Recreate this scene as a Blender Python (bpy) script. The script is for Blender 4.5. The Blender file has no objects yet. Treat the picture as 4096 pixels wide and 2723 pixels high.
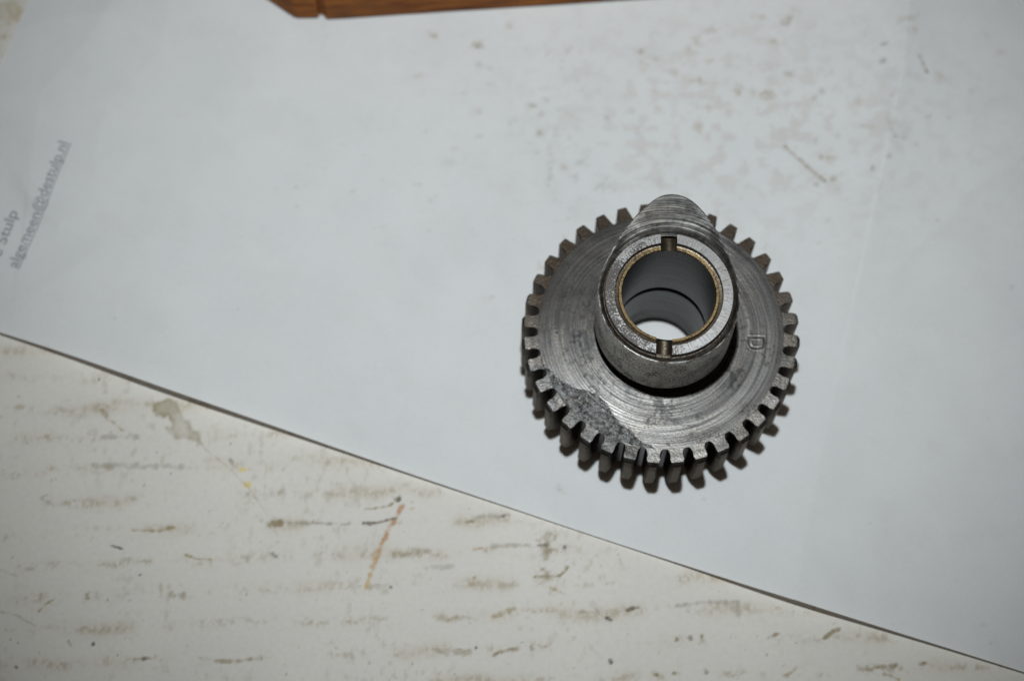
import bpy, bmesh, math, random
import numpy as np
from mathutils import Vector, Matrix

# ------------------------------------------------------------------ camera, world, light, exposure
S = 0.001                                   # everything below is written in millimetres
sc = bpy.context.scene
COL = sc.collection
CAM_P = np.array([-40.08, -181.34, 553.49])
CA, CG = 0.324279, 0.014380
CF = 8300.0
_ca, _sa, _cg, _sg = math.cos(CA), math.sin(CA), math.cos(CG), math.sin(CG)
CR = np.array([[1, 0, 0], [0, _ca, -_sa], [0, _sa, _ca]]) @ np.array([[_cg, -_sg, 0], [_sg, _cg, 0], [0, 0, 1]])
cam_d = bpy.data.cameras.new('camera')
cam = bpy.data.objects.new('camera', cam_d)
COL.objects.link(cam)
M = Matrix(CR.tolist()).to_4x4()
M.translation = Vector((CAM_P * S).tolist())
cam.matrix_world = M
cam_d.sensor_fit = 'HORIZONTAL'
cam_d.sensor_width = 23.5
cam_d.lens = CF * 23.5 / 4096
cam_d.clip_start = 0.01
cam_d.clip_end = 20
cam_d.dof.use_dof = True
cam_d.dof.focus_distance = 0.534
cam_d.dof.aperture_fstop = 4.7
cam_d.dof.aperture_blades = 7
sc.camera = cam

w = bpy.data.worlds.new('World')
sc.world = w
w.use_nodes = True
bg = w.node_tree.nodes['Background']
bg.inputs['Color'].default_value = (1.0, 0.74, 0.53, 1)      # dim warm room
bg.inputs['Strength'].default_value = 0.035

fl_d = bpy.data.lights.new('flash', 'SPOT')                   # the camera's hot-shoe flash
fl = bpy.data.objects.new('flash', fl_d)
COL.objects.link(fl)
FL_P = CAM_P + 195 * CR[:, 1] + 10 * CR[:, 0]
fl.location = (FL_P * S).tolist()
fl_tgt = np.array([-34, 46, 0.0])
fl.rotation_euler = Vector((fl_tgt - FL_P).tolist()).to_track_quat('-Z', 'Y').to_euler()
fl_d.energy = 15.7
fl_d.color = (0.945, 0.985, 1.0)
fl_d.shadow_soft_size = 0.010
fl_d.spot_size = math.radians(47)
fl_d.spot_blend = 1.0

sc.view_settings.view_transform = 'Standard'
sc.view_settings.look = 'None'
sc.view_settings.exposure = 0
sc.view_settings.gamma = 1
sc.cycles.max_bounces = 8


def at(px, py, z):
    """full-size photograph pixel -> point (mm) on the level z"""
    d = CR @ np.array([(px - 2048) / CF, -(py - 1361.5) / CF, -1.0])
    return CAM_P + d * ((z - CAM_P[2]) / d[2])


# ------------------------------------------------------------------ noise
def _hash(ix, iy, seed):
    h = (ix.astype(np.int64) * 374761393 + iy.astype(np.int64) * 668265263 + seed * 974711) & 0x7fffffff
    h = ((h ^ (h >> 13)) * 1274126177) & 0x7fffffff
    h = ((h ^ (h >> 16)) * 2246822519) & 0x7fffffff
    return ((h ^ (h >> 15)) & 0xffff) / 65535.0


def vnoise(x, y, seed=0):
    ix, iy = np.floor(x), np.floor(y)
    fx, fy = x - ix, y - iy
    fx = fx * fx * fx * (fx * (fx * 6 - 15) + 10)
    fy = fy * fy * fy * (fy * (fy * 6 - 15) + 10)
    a, b = _hash(ix, iy, seed), _hash(ix + 1, iy, seed)
    c, d = _hash(ix, iy + 1, seed), _hash(ix + 1, iy + 1, seed)
    return (a * (1 - fx) + b * fx) * (1 - fy) + (c * (1 - fx) + d * fx) * fy


def fbm(x, y, seed=0, octv=4, gain=0.5):
    s, a, t = 0, 1.0, 0
    for o in range(octv):
        s = s + a * vnoise(x * 2 ** o + 17.3 * o, y * 2 ** o + 9.1 * o, seed + o)
        t += a
        a *= gain
    return s / t                             # 0..1, mean .5


def sstep(a, b, x):
    t = np.clip((x - a) / (b - a), 0, 1)
    return t * t * (3 - 2 * t)


# ------------------------------------------------------------------ object helpers
def tag(o, label=None, cat=None, group=None, kind=None):
    if label: o['label'] = label
    if cat: o['category'] = cat
    if group: o['group'] = group
    if kind: o['kind'] = kind
    return o


def mesh_obj(name, verts, faces, mat, parent=None, smooth=True, color=None, extra=None, zoff=0.0):
    v = np.asarray(verts, dtype=float).copy()
    v[:, 2] -= zoff
    me = bpy.data.meshes.new(name)
    if isinstance(faces, np.ndarray):
        nf, k = faces.shape
        me.vertices.add(len(v))
        me.vertices.foreach_set('co', (v * S).ravel())
        me.loops.add(nf * k)
        me.loops.foreach_set('vertex_index', faces.ravel().astype(np.int32))
        me.polygons.add(nf)
        me.polygons.foreach_set('loop_start', (np.arange(nf) * k).astype(np.int32))
        me.update(calc_edges=True)
    else:
        me.from_pydata((v * S).tolist(), [], faces)
    me.validate()
    me.polygons.foreach_set('use_smooth', [smooth] * len(me.polygons))
    if color is not None:
        at_ = me.attributes.new('tint', 'FLOAT_COLOR', 'POINT')
        c4 = np.ones((len(v), 4))
        c4[:, :3] = color
        at_.data.foreach_set('color', c4.ravel())
    for k_, arr in (extra or {}).items():
        a_ = me.attributes.new(k_, 'FLOAT', 'POINT')
        a_.data.foreach_set('value', np.asarray(arr, dtype=float).ravel())
    me.update()
    if mat: me.materials.append(mat)
    o = bpy.data.objects.new(name, me)
    COL.objects.link(o)
    if parent: o.parent = parent
    return o


def grid_faces(nu, nv, wrap_u=False):
    """vertex (u,v) has index v*nu+u"""
    U = np.arange(nu if wrap_u else nu - 1)
    V = np.arange(nv - 1)
    u, v = np.meshgrid(U, V)
    u, v = u.ravel(), v.ravel()
    u2 = (u + 1) % nu
    return np.stack([v * nu + u, v * nu + u2, (v + 1) * nu + u2, (v + 1) * nu + u], 1)


def lathe(prof, n=144):
    """prof: list of (r,z); face normals point left of the travel direction seen in the r-z half plane"""
    t = np.linspace(0, 2 * np.pi, n, endpoint=False)
    v = []
    for r, z in prof:
        v.append(np.stack([r * np.cos(t), r * np.sin(t), np.full(n, z)], 1))
    return np.vstack(v), grid_faces(n, len(prof), True)


def sharp(o, deg=32):
    """smooth shading that keeps machined edges"""
    bm = bmesh.new()
    bm.from_mesh(o.data)
    for e in bm.edges:
        if len(e.link_faces) == 2 and e.calc_face_angle(0) > math.radians(deg):
            e.smooth = False
    bm.to_mesh(o.data)
    bm.free()


# ------------------------------------------------------------------ materials
def new_mat(name):
    m = bpy.data.materials.new(name)
    m.use_nodes = True
    nt = m.node_tree
    return m, nt, nt.nodes['Principled BSDF']


class NB:
    def __init__(self, nt):
        self.nt = nt

    def n(self, t, **kw):
        nd = self.nt.nodes.new(t)
        for k, v in kw.items():
            setattr(nd, k, v)
        return nd

    def l(self, a, b):
        self.nt.links.new(a, b)

    def math(self, op, a, b=None, clamp=False):
        nd = self.n('ShaderNodeMath', operation=op, use_clamp=clamp)
        for i, x in enumerate((a, b)):
            if x is None: continue
            if isinstance(x, (int, float)): nd.inputs[i].default_value = x
            else: self.l(x, nd.inputs[i])
        return nd.outputs[0]

    def mmpos(self, scale=1000.0):
        tc = self.n('ShaderNodeTexCoord')
        vm = self.n('ShaderNodeVectorMath', operation='SCALE')
        vm.inputs['Scale'].default_value = scale
        self.l(tc.outputs['Object'], vm.inputs[0])
        return vm.outputs[0]

    def noise(self, vec, scale, detail=4, rough=0.55, dist=0.0):
        nd = self.n('ShaderNodeTexNoise')
        nd.inputs['Scale'].default_value = scale
        nd.inputs['Detail'].default_value = detail
        nd.inputs['Roughness'].default_value = rough
        nd.inputs['Distortion'].default_value = dist
        self.l(vec, nd.inputs['Vector'])
        return nd.outputs['Fac']

    def rng(self, v, a, b, c=0.0, d=1.0):
        nd = self.n('ShaderNodeMapRange')
        nd.interpolation_type = 'SMOOTHSTEP'
        self.l(v, nd.inputs[0])
        for i, x in enumerate((a, b, c, d)): nd.inputs[i + 1].default_value = x
        return nd.outputs[0]

    def mix(self, fac, a, b, mode='MIX'):
        nd = self.n('ShaderNodeMix', data_type='RGBA', blend_type=mode)
        if isinstance(fac, (int, float)): nd.inputs[0].default_value = fac
        else: self.l(fac, nd.inputs[0])
        for i, x in ((6, a), (7, b)):
            if isinstance(x, tuple): nd.inputs[i].default_value = (*x, 1)
            else: self.l(x, nd.inputs[i])
        return nd.outputs[2]

    def attr(self, name):
        nd = self.n('ShaderNodeAttribute', attribute_name=name)
        return nd

    def bump(self, h, strength, dist, normal=None):
        nd = self.n('ShaderNodeBump')
        nd.inputs['Strength'].default_value = strength
        nd.inputs['Distance'].default_value = dist
        self.l(h, nd.inputs['Height'])
        if normal is not None: self.l(normal, nd.inputs['Normal'])
        return nd.outputs[0]


def steel(name, lo, hi, dirt=(0.035, 0.03, 0.027), dirt_at=0.58, dirt_amt=0.9, metallic=0.8, rough=0.46,
          mode='ring', streak=5.0, streak_bump=0.25, pit=0.3, pit_scale=1.6, use_tint=False, aniso=0.0, brown=0.25, warp=0.35, lean=None, grain=0.45, graze=None):
    m, nt, p = new_mat(name)
    b = NB(nt)
    pos = b.mmpos()
    sep = b.n('ShaderNodeSeparateXYZ')
    b.l(pos, sep.inputs[0])
    x, y, z = sep.outputs
    r = b.math('SQRT', b.math('ADD', b.math('MULTIPLY', x, x), b.math('MULTIPLY', y, y)))
    th = b.math('ARCTAN2', y, x)
    cmb = b.n('ShaderNodeCombineXYZ')
    if mode == 'ring':                       # concentric turning marks on a flat face
        b.l(b.math('MULTIPLY', r, streak), cmb.inputs[0]); b.l(b.math('MULTIPLY', th, 1.1), cmb.inputs[1])
    elif mode == 'radial':                   # grinding marks running outwards
        b.l(b.math('MULTIPLY', th, streak * 22), cmb.inputs[0]); b.l(b.math('MULTIPLY', r, 0.25), cmb.inputs[1])
    else:                                    # marks round a turned wall
        b.l(b.math('MULTIPLY', z, streak), cmb.inputs[0]); b.l(b.math('MULTIPLY', th, 1.1), cmb.inputs[1])
    st = b.noise(cmb.outputs[0], 1.0, 3, 0.6)
    blot = b.noise(pos, 0.16, 5, 0.62, warp)
    fine = b.noise(pos, 2.2, 4, 0.65)
    sp = b.noise(pos, pit_scale, 3, 0.6, 0.2)
    base = b.mix(b.rng(st, 0.3, 0.7), lo, hi)
    base = b.mix(b.rng(blot, 0.42, 0.7, 0, brown), base, (0.16, 0.115, 0.07))
    mixed = b.math('ADD', b.math('MULTIPLY', blot, 1 - grain), b.math('MULTIPLY', fine, grain))
    if lean:
        mixed = b.math('ADD', mixed, b.math('ADD', b.math('MULTIPLY', x, lean[0]), b.math('MULTIPLY', y, lean[1])))
    d = b.math('MULTIPLY', b.rng(mixed, dirt_at, dirt_at + 0.07), dirt_amt)
    base = b.mix(d, base, dirt)
    base = b.mix(b.rng(fine, 0.35, 0.7, 0.0, 0.35), base, tuple(c * 0.55 for c in lo))
    if use_tint:
        base = b.mix(1.0, base, b.attr('tint').outputs['Color'], 'MULTIPLY')
        pt = b.attr('pitted').outputs['Fac']
    b.l(base, p.inputs['Base Color'])
    p.inputs['Metallic'].default_value = metallic
    if graze: p.inputs['Specular Tint'].default_value = (*graze, 1)
    rr = b.math('ADD', b.math('MULTIPLY', d, 0.2), b.math('ADD', b.math('MULTIPLY', fine, 0.16), rough - 0.08))
    b.l(rr, p.inputs['Roughness'])
    if aniso:
        p.inputs['Anisotropic'].default_value = aniso
        tg = b.n('ShaderNodeTangent', direction_type='RADIAL', axis='Z')
        b.l(tg.outputs[0], p.inputs['Tangent'])
    nrm = b.bump(st, streak_bump, 0.0002)
    if use_tint:
        ph = b.math('MULTIPLY', b.math('SUBTRACT', sp, 0.5), b.math('ADD', b.math('MULTIPLY', pt, 0.9), 0.06))
        nrm = b.bump(ph, pit, 0.0006, nrm)
    else:
        nrm = b.bump(sp, pit, 0.0004, nrm)
    b.l(nrm, p.inputs['Normal'])
    return m


M_FACE = steel('turned_steel', (0.055, 0.056, 0.057), (0.160, 0.159, 0.155), use_tint=True, dirt_at=0.565, dirt_amt=0.6, streak=3.2,
               streak_bump=0.35, rough=0.335, metallic=0.58, pit=0.7, brown=0.14)
M_TOOTH = steel('tooth_steel', (0.07, 0.0695, 0.068), (0.160, 0.157, 0.152), use_tint=True, dirt_at=0.57, dirt_amt=0.7, mode='wall', streak=1.5,
                streak_bump=0.1, rough=0.40, pit=0.5, brown=0.25, metallic=0.75, graze=(0.62, 0.56, 0.50))
M_NOSE = steel('milled_steel', (0.03, 0.0315, 0.0335), (0.115, 0.114, 0.11), use_tint=True, dirt_at=0.62, dirt_amt=0.7, streak=2.2, streak_bump=0.32, rough=0.40, pit=0.25, brown=0.12)
M_WALL = steel('worn_steel', (0.34, 0.33, 0.305), (0.70, 0.685, 0.65), grain=0.6, dirt_at=0.49, dirt_amt=0.92, mode='wall', streak=3.0, streak_bump=0.3, rough=0.42, pit=0.3, brown=0.15, metallic=0.55)
M_COLLAR = steel('ground_steel', (0.12, 0.121, 0.121), (0.29, 0.291, 0.288), lean=(-0.0058, -0.0022), grain=0.55, dirt_at=0.515, dirt_amt=0.88, mode='radial', streak=3.0, streak_bump=0.14, rough=0.40, pit=0.05, brown=0.12, metallic=0.7)
M_BORE = steel('dull_bore_steel', (0.062, 0.063, 0.065), (0.125, 0.126, 0.128), dirt_at=0.64, dirt_amt=0.5, mode='wall', streak=1.6, streak_bump=0.12, rough=0.42, pit=0.1, brown=0.1)
M_BRONZE = steel('bronze', (0.085, 0.058, 0.026), (0.165, 0.113, 0.050), dirt=(0.045, 0.034, 0.016), dirt_at=0.50, dirt_amt=0.85, mode='ring', streak=3, streak_bump=0.12, rough=0.40, pit=0.12, brown=0.2)
M_OIL = steel('oily_steel', (0.03, 0.025, 0.017), (0.085, 0.07, 0.048), dirt=(0.02, 0.015, 0.008), dirt_at=0.55, dirt_amt=0.8, mode='wall', streak=1.5, streak_bump=0.1, rough=0.32, pit=0.15, brown=0.5)


def tint_mat(name, rough, fine_amt, bump_s, transl=0.0, fibre=1.2):
    m, nt, p = new_mat(name)
    b = NB(nt)
    pos = b.mmpos()
    f1 = b.noise(pos, fibre, 5, 0.65)
    f2 = b.noise(pos, 0.05, 3, 0.5)
    c = b.mix(1.0, b.attr('tint').outputs['Color'], b.mix(b.rng(f1, 0.25, 0.75), (1 - fine_amt,) * 3, (1.0, 1.0, 1.0)), 'MULTIPLY')
    c = b.mix(b.rng(f2, 0.3, 0.7, 0.0, 0.5), c, b.mix(1.0, c, (0.965, 0.97, 0.975), 'MULTIPLY'))
    b.l(c, p.inputs['Base Color'])
    p.inputs['Roughness'].default_value = rough
    p.inputs['Specular IOR Level'].default_value = 0.3
    b.l(b.bump(f1, bump_s, 0.0002), p.inputs['Normal'])
    if transl:
        tr = b.n('ShaderNodeBsdfTranslucent')
        b.l(b.mix(1.0, c, (1.0, 0.86, 0.76), 'MULTIPLY'), tr.inputs['Color'])
        mx = b.n('ShaderNodeMixShader')
        mx.inputs[0].default_value = transl
        b.l(p.outputs[0], mx.inputs[1]); b.l(tr.outputs[0], mx.inputs[2])
        b.l(mx.outputs[0], nt.nodes['Material Output'].inputs['Surface'])
    return m


M_PAPER = tint_mat('white_paper', 0.7, 0.04, 0.2, 0.36)
M_TABLE = tint_mat('white_painted_board', 0.6, 0.07, 0.35, 0.0, 0.7)


def ink_mat():
    m, nt, p = new_mat('printer_ink')
    b = NB(nt)
    f = b.noise(b.mmpos(), 3.0, 3)
    b.l(b.mix(f, (0.16, 0.17, 0.185), (0.30, 0.31, 0.33)), p.inputs['Base Color'])
    p.inputs['Roughness'].default_value = 0.7
    return m


M_INK = ink_mat()


def wood_mat():
    m, nt, p = new_mat('brown_wood')
    b = NB(nt)
    pos = b.mmpos()
    mp = b.n('ShaderNodeMapping')
    mp.inputs['Scale'].default_value = (0.05, 0.05, 0.5)
    b.l(pos, mp.inputs['Vector'])
    g = b.noise(mp.outputs[0], 1.0, 6, 0.6, 0.6)
    bl = b.noise(pos, 0.07, 4, 0.5)
    c = b.mix(b.rng(g, 0.3, 0.7), (0.17, 0.050, 0.009), (0.47, 0.165, 0.030))
    c = b.mix(b.rng(bl, 0.5, 0.75, 0, 0.6), c, (0.10, 0.045, 0.02))
    b.l(c, p.inputs['Base Color'])
    p.inputs['Roughness'].default_value = 0.75
    p.inputs['Specular IOR Level'].default_value = 0.2
    b.l(b.bump(g, 0.6, 0.0012), p.inputs['Normal'])
    return m


M_WOOD = wood_mat()

# ------------------------------------------------------------------ stains shared by table and paper
class Layer:
    """a flat field of base colours over points X, Y (mm)"""
    def __init__(self, X, Y, base):
        self.X, self.Y, self.gain = X, Y, 1.0
        self.C = np.empty((X.size, 3))
        self.C[:] = base
        self.n1 = fbm(X / 1.1, Y / 1.1, 11, 4) - 0.5
        self.n2 = fbm(X / 4.0, Y / 4.0, 31, 3) - 0.5

    def put(self, mask, col):
        m = np.clip(mask, 0, 1)[:, None]
        self.C = self.C * (1 - m) + np.array(col) * m

    def near(self, cx, cy, rad):
        return np.nonzero((abs(self.X - cx) < rad) & (abs(self.Y - cy) < rad))[0]

    def blob(self, px, py, rx, ry, ang=0, col=(0.3, 0.27, 0.2), a=0.6, soft=0.7, rag=0.9, z=0.0):
        """px,py in photograph pixels, radii in mm, ang in degrees"""
        c = at(px, py, z)
        k = self.near(c[0], c[1], 2.2 * max(rx, ry) + 1)
        if not len(k): return
        t = math.radians(ang)
        dx, dy = self.X[k] - c[0], self.Y[k] - c[1]
        u, v = (dx * math.cos(t) + dy * math.sin(t)) / rx, (-dx * math.sin(t) + dy * math.cos(t)) / ry
        d = 1 - np.hypot(u, v) + rag * (self.n1[k] * 1.3 + self.n2[k] * 0.8)
        m = sstep(0, soft, d) * min(a * self.gain, 0.97) * np.clip(0.8 + self.n1[k] * 1.5, 0.2, 1.2)
        m = np.clip(m, 0, 1)[:, None]
        self.C[k] = self.C[k] * (1 - m) + np.array(col) * m

    def stroke(self, pts, wd, col, a=0.7, rag=0.8, z=0.0, soft=0.8):
        P = [at(x, y, z)[:2] for x, y in pts]
        lo = np.min(P, 0) - wd * 3; hi = np.max(P, 0) + wd * 3
        k = np.nonzero((self.X > lo[0]) & (self.X < hi[0]) & (self.Y > lo[1]) & (self.Y < hi[1]))[0]
        if not len(k): return
        best = np.full(len(k), 1e9)
        q = np.stack([self.X[k], self.Y[k]], 1)
        for a_, b_ in zip(P[:-1], P[1:]):
            ab = b_ - a_
            t = np.clip(((q - a_) @ ab) / (ab @ ab), 0, 1)
            best = np.minimum(best, np.linalg.norm(q - a_ - t[:, None] * ab, axis=1))
        d = 1 - best / wd + rag * (self.n1[k] * 1.6 + self.n2[k] * 0.6)
        m = sstep(0, soft, d) * min(a * self.gain, 0.97) * np.clip(0.85 + self.n1[k] * 1.6, 0.15, 1.2)
        m = np.clip(m, 0, 1)[:, None]
        self.C[k] = self.C[k] * (1 - m) + np.array(col) * m


def in_poly(x, y, poly):
    r = np.zeros(x.shape, bool)
    n = len(poly)
    for i in range(n):
        x1, y1 = poly[i]; x2, y2 = poly[(i + 1) % n]
        c = ((y1 > y) != (y2 > y)) & (x < (x2 - x1) * (y - y1) / (y2 - y1 + 1e-12) + x1)
        r ^= c
    return r


def poly_dist(x, y, poly):
    best = np.full(x.shape, 1e9)
    n = len(poly)
    for i in range(n):
        a = np.array(poly[i]); b = np.array(poly[(i + 1) % n]); ab = b - a
        t = np.clip(((x - a[0]) * ab[0] + (y - a[1]) * ab[1]) / (ab @ ab + 1e-12), 0, 1)
        best = np.minimum(best, np.hypot(x - a[0] - t * ab[0], y - a[1] - t * ab[1]))
    return np.where(in_poly(x, y, poly), best, -best)


TAN = (0.30, 0.24, 0.14)
OLIVE = (0.22, 0.175, 0.095)
GREY = (0.25, 0.23, 0.19)
ORANGE = (0.36, 0.20, 0.08)
YELLOW = (0.55, 0.45, 0.14)
BLACK = (0.03, 0.03, 0.035)

# ------------------------------------------------------------------ the table: painted board with dirt in its grain
rng = random.Random(7)
gx = np.concatenate([np.linspace(-700, -215, 12), np.arange(-212, 125, 0.42), np.linspace(130, 700, 12)])
gy = np.concatenate([np.linspace(-600, -110, 10), np.arange(-107, 20, 0.42), np.linspace(22, 80, 12), np.arange(82, 125, 0.7), np.linspace(130, 700, 10)])
TX, TY = np.meshgrid(gx, gy)
TX, TY = TX.ravel(), TY.ravel()
L = Layer(TX, TY, (0.535, 0.522, 0.483))
# rows of grain, about 8.8 mm apart, rising gently to the right
tt = math.radians(2.6)
ru = TX * math.cos(tt) + TY * math.sin(tt)
rv = -TX * math.sin(tt) + TY * math.cos(tt) + 1.2 * (fbm(ru / 40, TY * 0 + 3.3, 5, 2) - 0.5)
row0 = at(907, 2108, 0)
row = (rv - (-row0[0] * math.sin(tt) + row0[1] * math.cos(tt))) / 8.85
ri = np.round(row)
dv = (row - ri) * 8.85 + 2.6 * (fbm(ru / 9, ri * 7.7, 8, 3) - 0.5)
dens = fbm(ru / 17, ri * 5.31, 21, 3)
line = np.exp(-(dv / 1.25) ** 2)
cross = fbm(TX / 0.75, TY / 4.5, 44, 3)                   # short scuffs across the grain
wx_, wy_ = 2.2 * (fbm(TX / 3, TY / 3, 46, 2) - 0.5), 2.2 * (fbm(TX / 3, TY / 3, 47, 2) - 0.5)
smut = fbm((TX + wx_) / 3.2, (TY + wy_) / 2.0, 48, 4)
mrow = line * sstep(0.43, 0.68, 0.55 * smut + 0.45 * dens + 0.10 * (cross - 0.5)) * (0.55 + 0.9 * cross)
mrow = np.clip(mrow * sstep(0.34, 0.60, fbm(TX / 0.8, TY / 1.1, 49, 3)), 0, 1)
hue = fbm(ru / 11, ri * 3.3, 77, 2)[:, None]
L.C = L.C * (1 - 0.58 * mrow[:, None]) + 0.58 * mrow[:, None] * (np.array((0.30, 0.245, 0.15)) * hue + np.array(OLIVE) * (1 - hue))
faint = np.exp(-(dv / 2.0) ** 2) * sstep(0.45, 0.8, dens)
L.put(faint * 0.42 * (0.4 + cross), (0.40, 0.35, 0.26))
general = sstep(0.60, 0.80, fbm(TX / 1.6, TY / 2.4, 91, 4)) * sstep(0.4, 0.7, fbm(TX / 25, TY / 25, 14, 2))
L.put(general * 0.42, (0.34, 0.31, 0.25))
pale = fbm(TX / 30, TY / 18, 61, 3)[:, None]
L.C *= 0.965 + 0.07 * pale
L.gain = 1.25
# marks one can point to
big = [at(x / 1.568, 1300 + y / 1.568, 0)[:2] for x, y in [(945, 430), (970, 490), (1060, 450), (1105, 480), (1145, 545), (1160, 590), (1195, 600), (1205, 650),
       (1250, 665), (1255, 715), (1290, 780), (1240, 740), (1190, 720), (1100, 715), (1045, 680), (1035, 640), (1065, 640), (1075, 600), (1050, 575), (965, 570)]]
k = L.near(-103, -25, 60)
k = k[(abs(TX[k] - np.mean([b[0] for b in big])) < 30) & (abs(TY[k] - np.mean([b[1] for b in big])) < 30)]
pd = poly_dist(TX[k], TY[k], big) + 1.1 * L.n1[k] + 0.8 * L.n2[k]
mk = (sstep(-0.3, 0.7, pd) * (0.55 + 0.30 * sstep(1.6, 0.2, pd)) * np.clip(0.9 + 1.6 * L.n2[k], 0.4, 1.3))[:, None]
L.C[k] = L.C[k] * (1 - mk) + np.array((0.26, 0.225, 0.145)) * mk


def r4(x, y): return x / 1.568, 1300 + y / 1.568
def r5(x, y): return 1300 + x / 1.573, 1800 + y / 1.573
def r6(x, y): return 2600 + x / 1.577, 1900 + y / 1.577
def r7(x, y): return x / 1.573, 2000 + y / 1.573


L.blob(*r4(650, 545), 2.6, 1.0, -55, OLIVE, 0.75)
L.stroke([r4(690, 590), r4(760, 655)], 0.35, TAN, 0.6)
L.blob(*r4(765, 655), 1.0, 0.7, -30, TAN, 0.7)
L.blob(*r4(1452, 855), 1.4, 0.7, -60, GREY, 0.85)
L.blob(*r4(1525, 905), 1.6, 0.7, 10, YELLOW, 0.8)
L.blob(*r4(1555, 1000), 1.0, 1.1, 60, YELLOW, 0.85)
L.stroke([r4(1290, 780), r4(1420, 880), r4(1560, 1020), r4(1700, 1220)], 0.28, TAN, 0.4)
L.blob(*r4(620, 340), 0.5, 0.6, 0, BLACK, 0.7)
L.blob(*r4(1740, 1245), 3.2, 1.5, 5, OLIVE, 0.75)
L.stroke([r4(1800, 1240), r4(2190, 1245)], 0.6, GREY, 0.55)
L.blob(*r4(1060, 1272), 2.0, 0.7, 5, OLIVE, 0.8)
L.stroke([r4(830, 1285), r4(1000, 1290), r4(1090, 1270)], 0.6, TAN, 0.7)
L.stroke([r4(695, 1380), r4(765, 1400)], 0.32, BLACK, 0.75)
L.blob(*r4(1730, 1445), 2.0, 1.2, -20, GREY, 0.8)
L.stroke([r4(1170, 1440), r4(1230, 1465), r4(1320, 1470)], 0.5, TAN, 0.7)
L.stroke([r4(330, 1050), r4(250, 1085), r4(335, 1125)], 0.45, GREY, 0.4)
L.stroke([r4(590, 880), r4(760, 880), r4(1150, 885)], 1.1, GREY, 0.38)
L.stroke([r4(640, 700), r4(860, 700)], 0.9, GREY, 0.4)
L.stroke([r4(90, 520), r4(140, 515)], 0.8, TAN, 0.5)
L.stroke([r4(2280, 1240), r4(2352, 1235)], 0.5, BLACK, 0.7)
# orange scratch with two twigs
L.stroke([r5(490, 345), r5(455, 420), r5(410, 480), r5(370, 560)], 1.0, (0.36, 0.21, 0.11), 0.66, 0.7)
L.stroke([r5(370, 560), r5(330, 650), r5(300, 740)], 1.0, ORANGE, 0.66, 0.8)
L.stroke([r5(300, 740), r5(285, 800), r5(252, 880)], 0.7, (0.40, 0.28, 0.13), 0.48)
L.stroke([r5(450, 425), r5(370, 445), r5(290, 465), r5(240, 462)], 0.5, (0.16, 0.12, 0.08), 0.85, 0.5)
L.stroke([r5(470, 310), r5(400, 350), r5(320, 365), r5(250, 372)], 0.4, OLIVE, 0.6)
L.blob(*r5(465, 305), 1.4, 1.0, 20, (0.10, 0.10, 0.06), 0.75)
L.blob(*r5(545, 330), 0.7, 1.2, 10, GREY, 0.75)
L.blob(*r5(545, 365), 1.2, 0.6, 10, TAN, 0.7)
L.blob(*r5(1400, 555), 3.1, 2.9, 0, OLIVE, 0.50)
L.blob(*r5(1370, 597), 3.8, 0.8, 4, (0.11, 0.09, 0.06), 0.75)
L.blob(*r5(1385, 650), 1.9, 3.4, 0, OLIVE, 0.55)
L.blob(*r5(1385, 785), 4.2, 2.8, -15, OLIVE, 0.5)
L.stroke([r5(1320, 795), r5(1480, 790), r5(1525, 735)], 0.55, OLIVE, 0.6)
L.stroke([r5(1360, 840), r5(1500, 900)], 0.7, TAN, 0.55)
L.blob(*r5(1508, 610), 0.7, 0.9, 0, BLACK, 0.75)
L.blob(*r5(908, 450), 1.7, 0.5, 8, OLIVE, 0.75)
L.stroke([r5(940, 420), r5(1160, 405)], 0.8, GREY, 0.5)
L.stroke([r5(1080, 425), r5(1160, 405)], 0.4, BLACK, 0.5)
L.stroke([r5(440, 660), r5(540, 640), r5(650, 630)], 1.1, OLIVE, 0.45)
L.stroke([r5(935, 620), r5(990, 615)], 0.5, ORANGE, 0.6)
L.stroke([r5(1050, 600), r5(1280, 600)], 0.9, GREY, 0.4)
L.stroke([r5(640, 740), r5(800, 730)], 0.9, GREY, 0.35)
L.blob(*r5(940, 800), 0.7, 0.7, 0, TAN, 0.7)
L.blob(*r5(910, 850), 1.6, 0.9, 30, TAN, 0.5)
L.stroke([r5(750, 1070), r5(860, 1045)], 1.2, TAN, 0.55)
L.stroke([r5(1060, 1040), r5(1130, 1020), r5(1190, 1000)], 1.1, TAN, 0.6)
L.stroke([r5(1600, 1020), r5(1680, 1015)], 0.7, OLIVE, 0.6)
L.stroke([r5(1890, 1000), r5(1975, 990)], 0.7, (0.14, 0.11, 0.07), 0.75)
L.blob(*r5(1500, 1035), 2.6, 1.0, -25, TAN, 0.45)
L.stroke([r5(690, 1260), r5(900, 1270)], 1.1, OLIVE, 0.45)
L.stroke([r5(1060, 1290), r5(1090, 1265), r5(1210, 1250)], 0.7, OLIVE, 0.6)
L.blob(*r5(950, 1240), 0.5, 0.5, 0, BLACK, 0.75)
L.blob(*r5(1300, 1245), 0.7, 1.0, 0, GREY, 0.75)
L.blob(*r5(1780, 1058), 1.6, 0.75, -30, BLACK, 0.95, 0.5, 0.4)
L.stroke([r5(1690, 980), r5(1740, 1040)], 0.3, GREY, 0.6)
L.blob(*r5(1797, 1326), 0.85, 1.0, 0, BLACK, 0.95, 0.5, 0.3)
L.blob(*r5(415, 860), 0.6, 0.6, 0, BLACK, 0.9, 0.5, 0.4)
L.blob(*r5(2080, 1412), 1.5, 0.8, 10, OLIVE, 0.7)
L.blob(*r5(2210, 1405), 1.2, 0.8, 10, OLIVE, 0.7)
L.blob(*r5(2300, 1180), 0.7, 1.0, 0, GREY, 0.75)
L.blob(*r5(2210, 1190), 0.7, 0.9, 0, OLIVE, 0.8)
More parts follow.
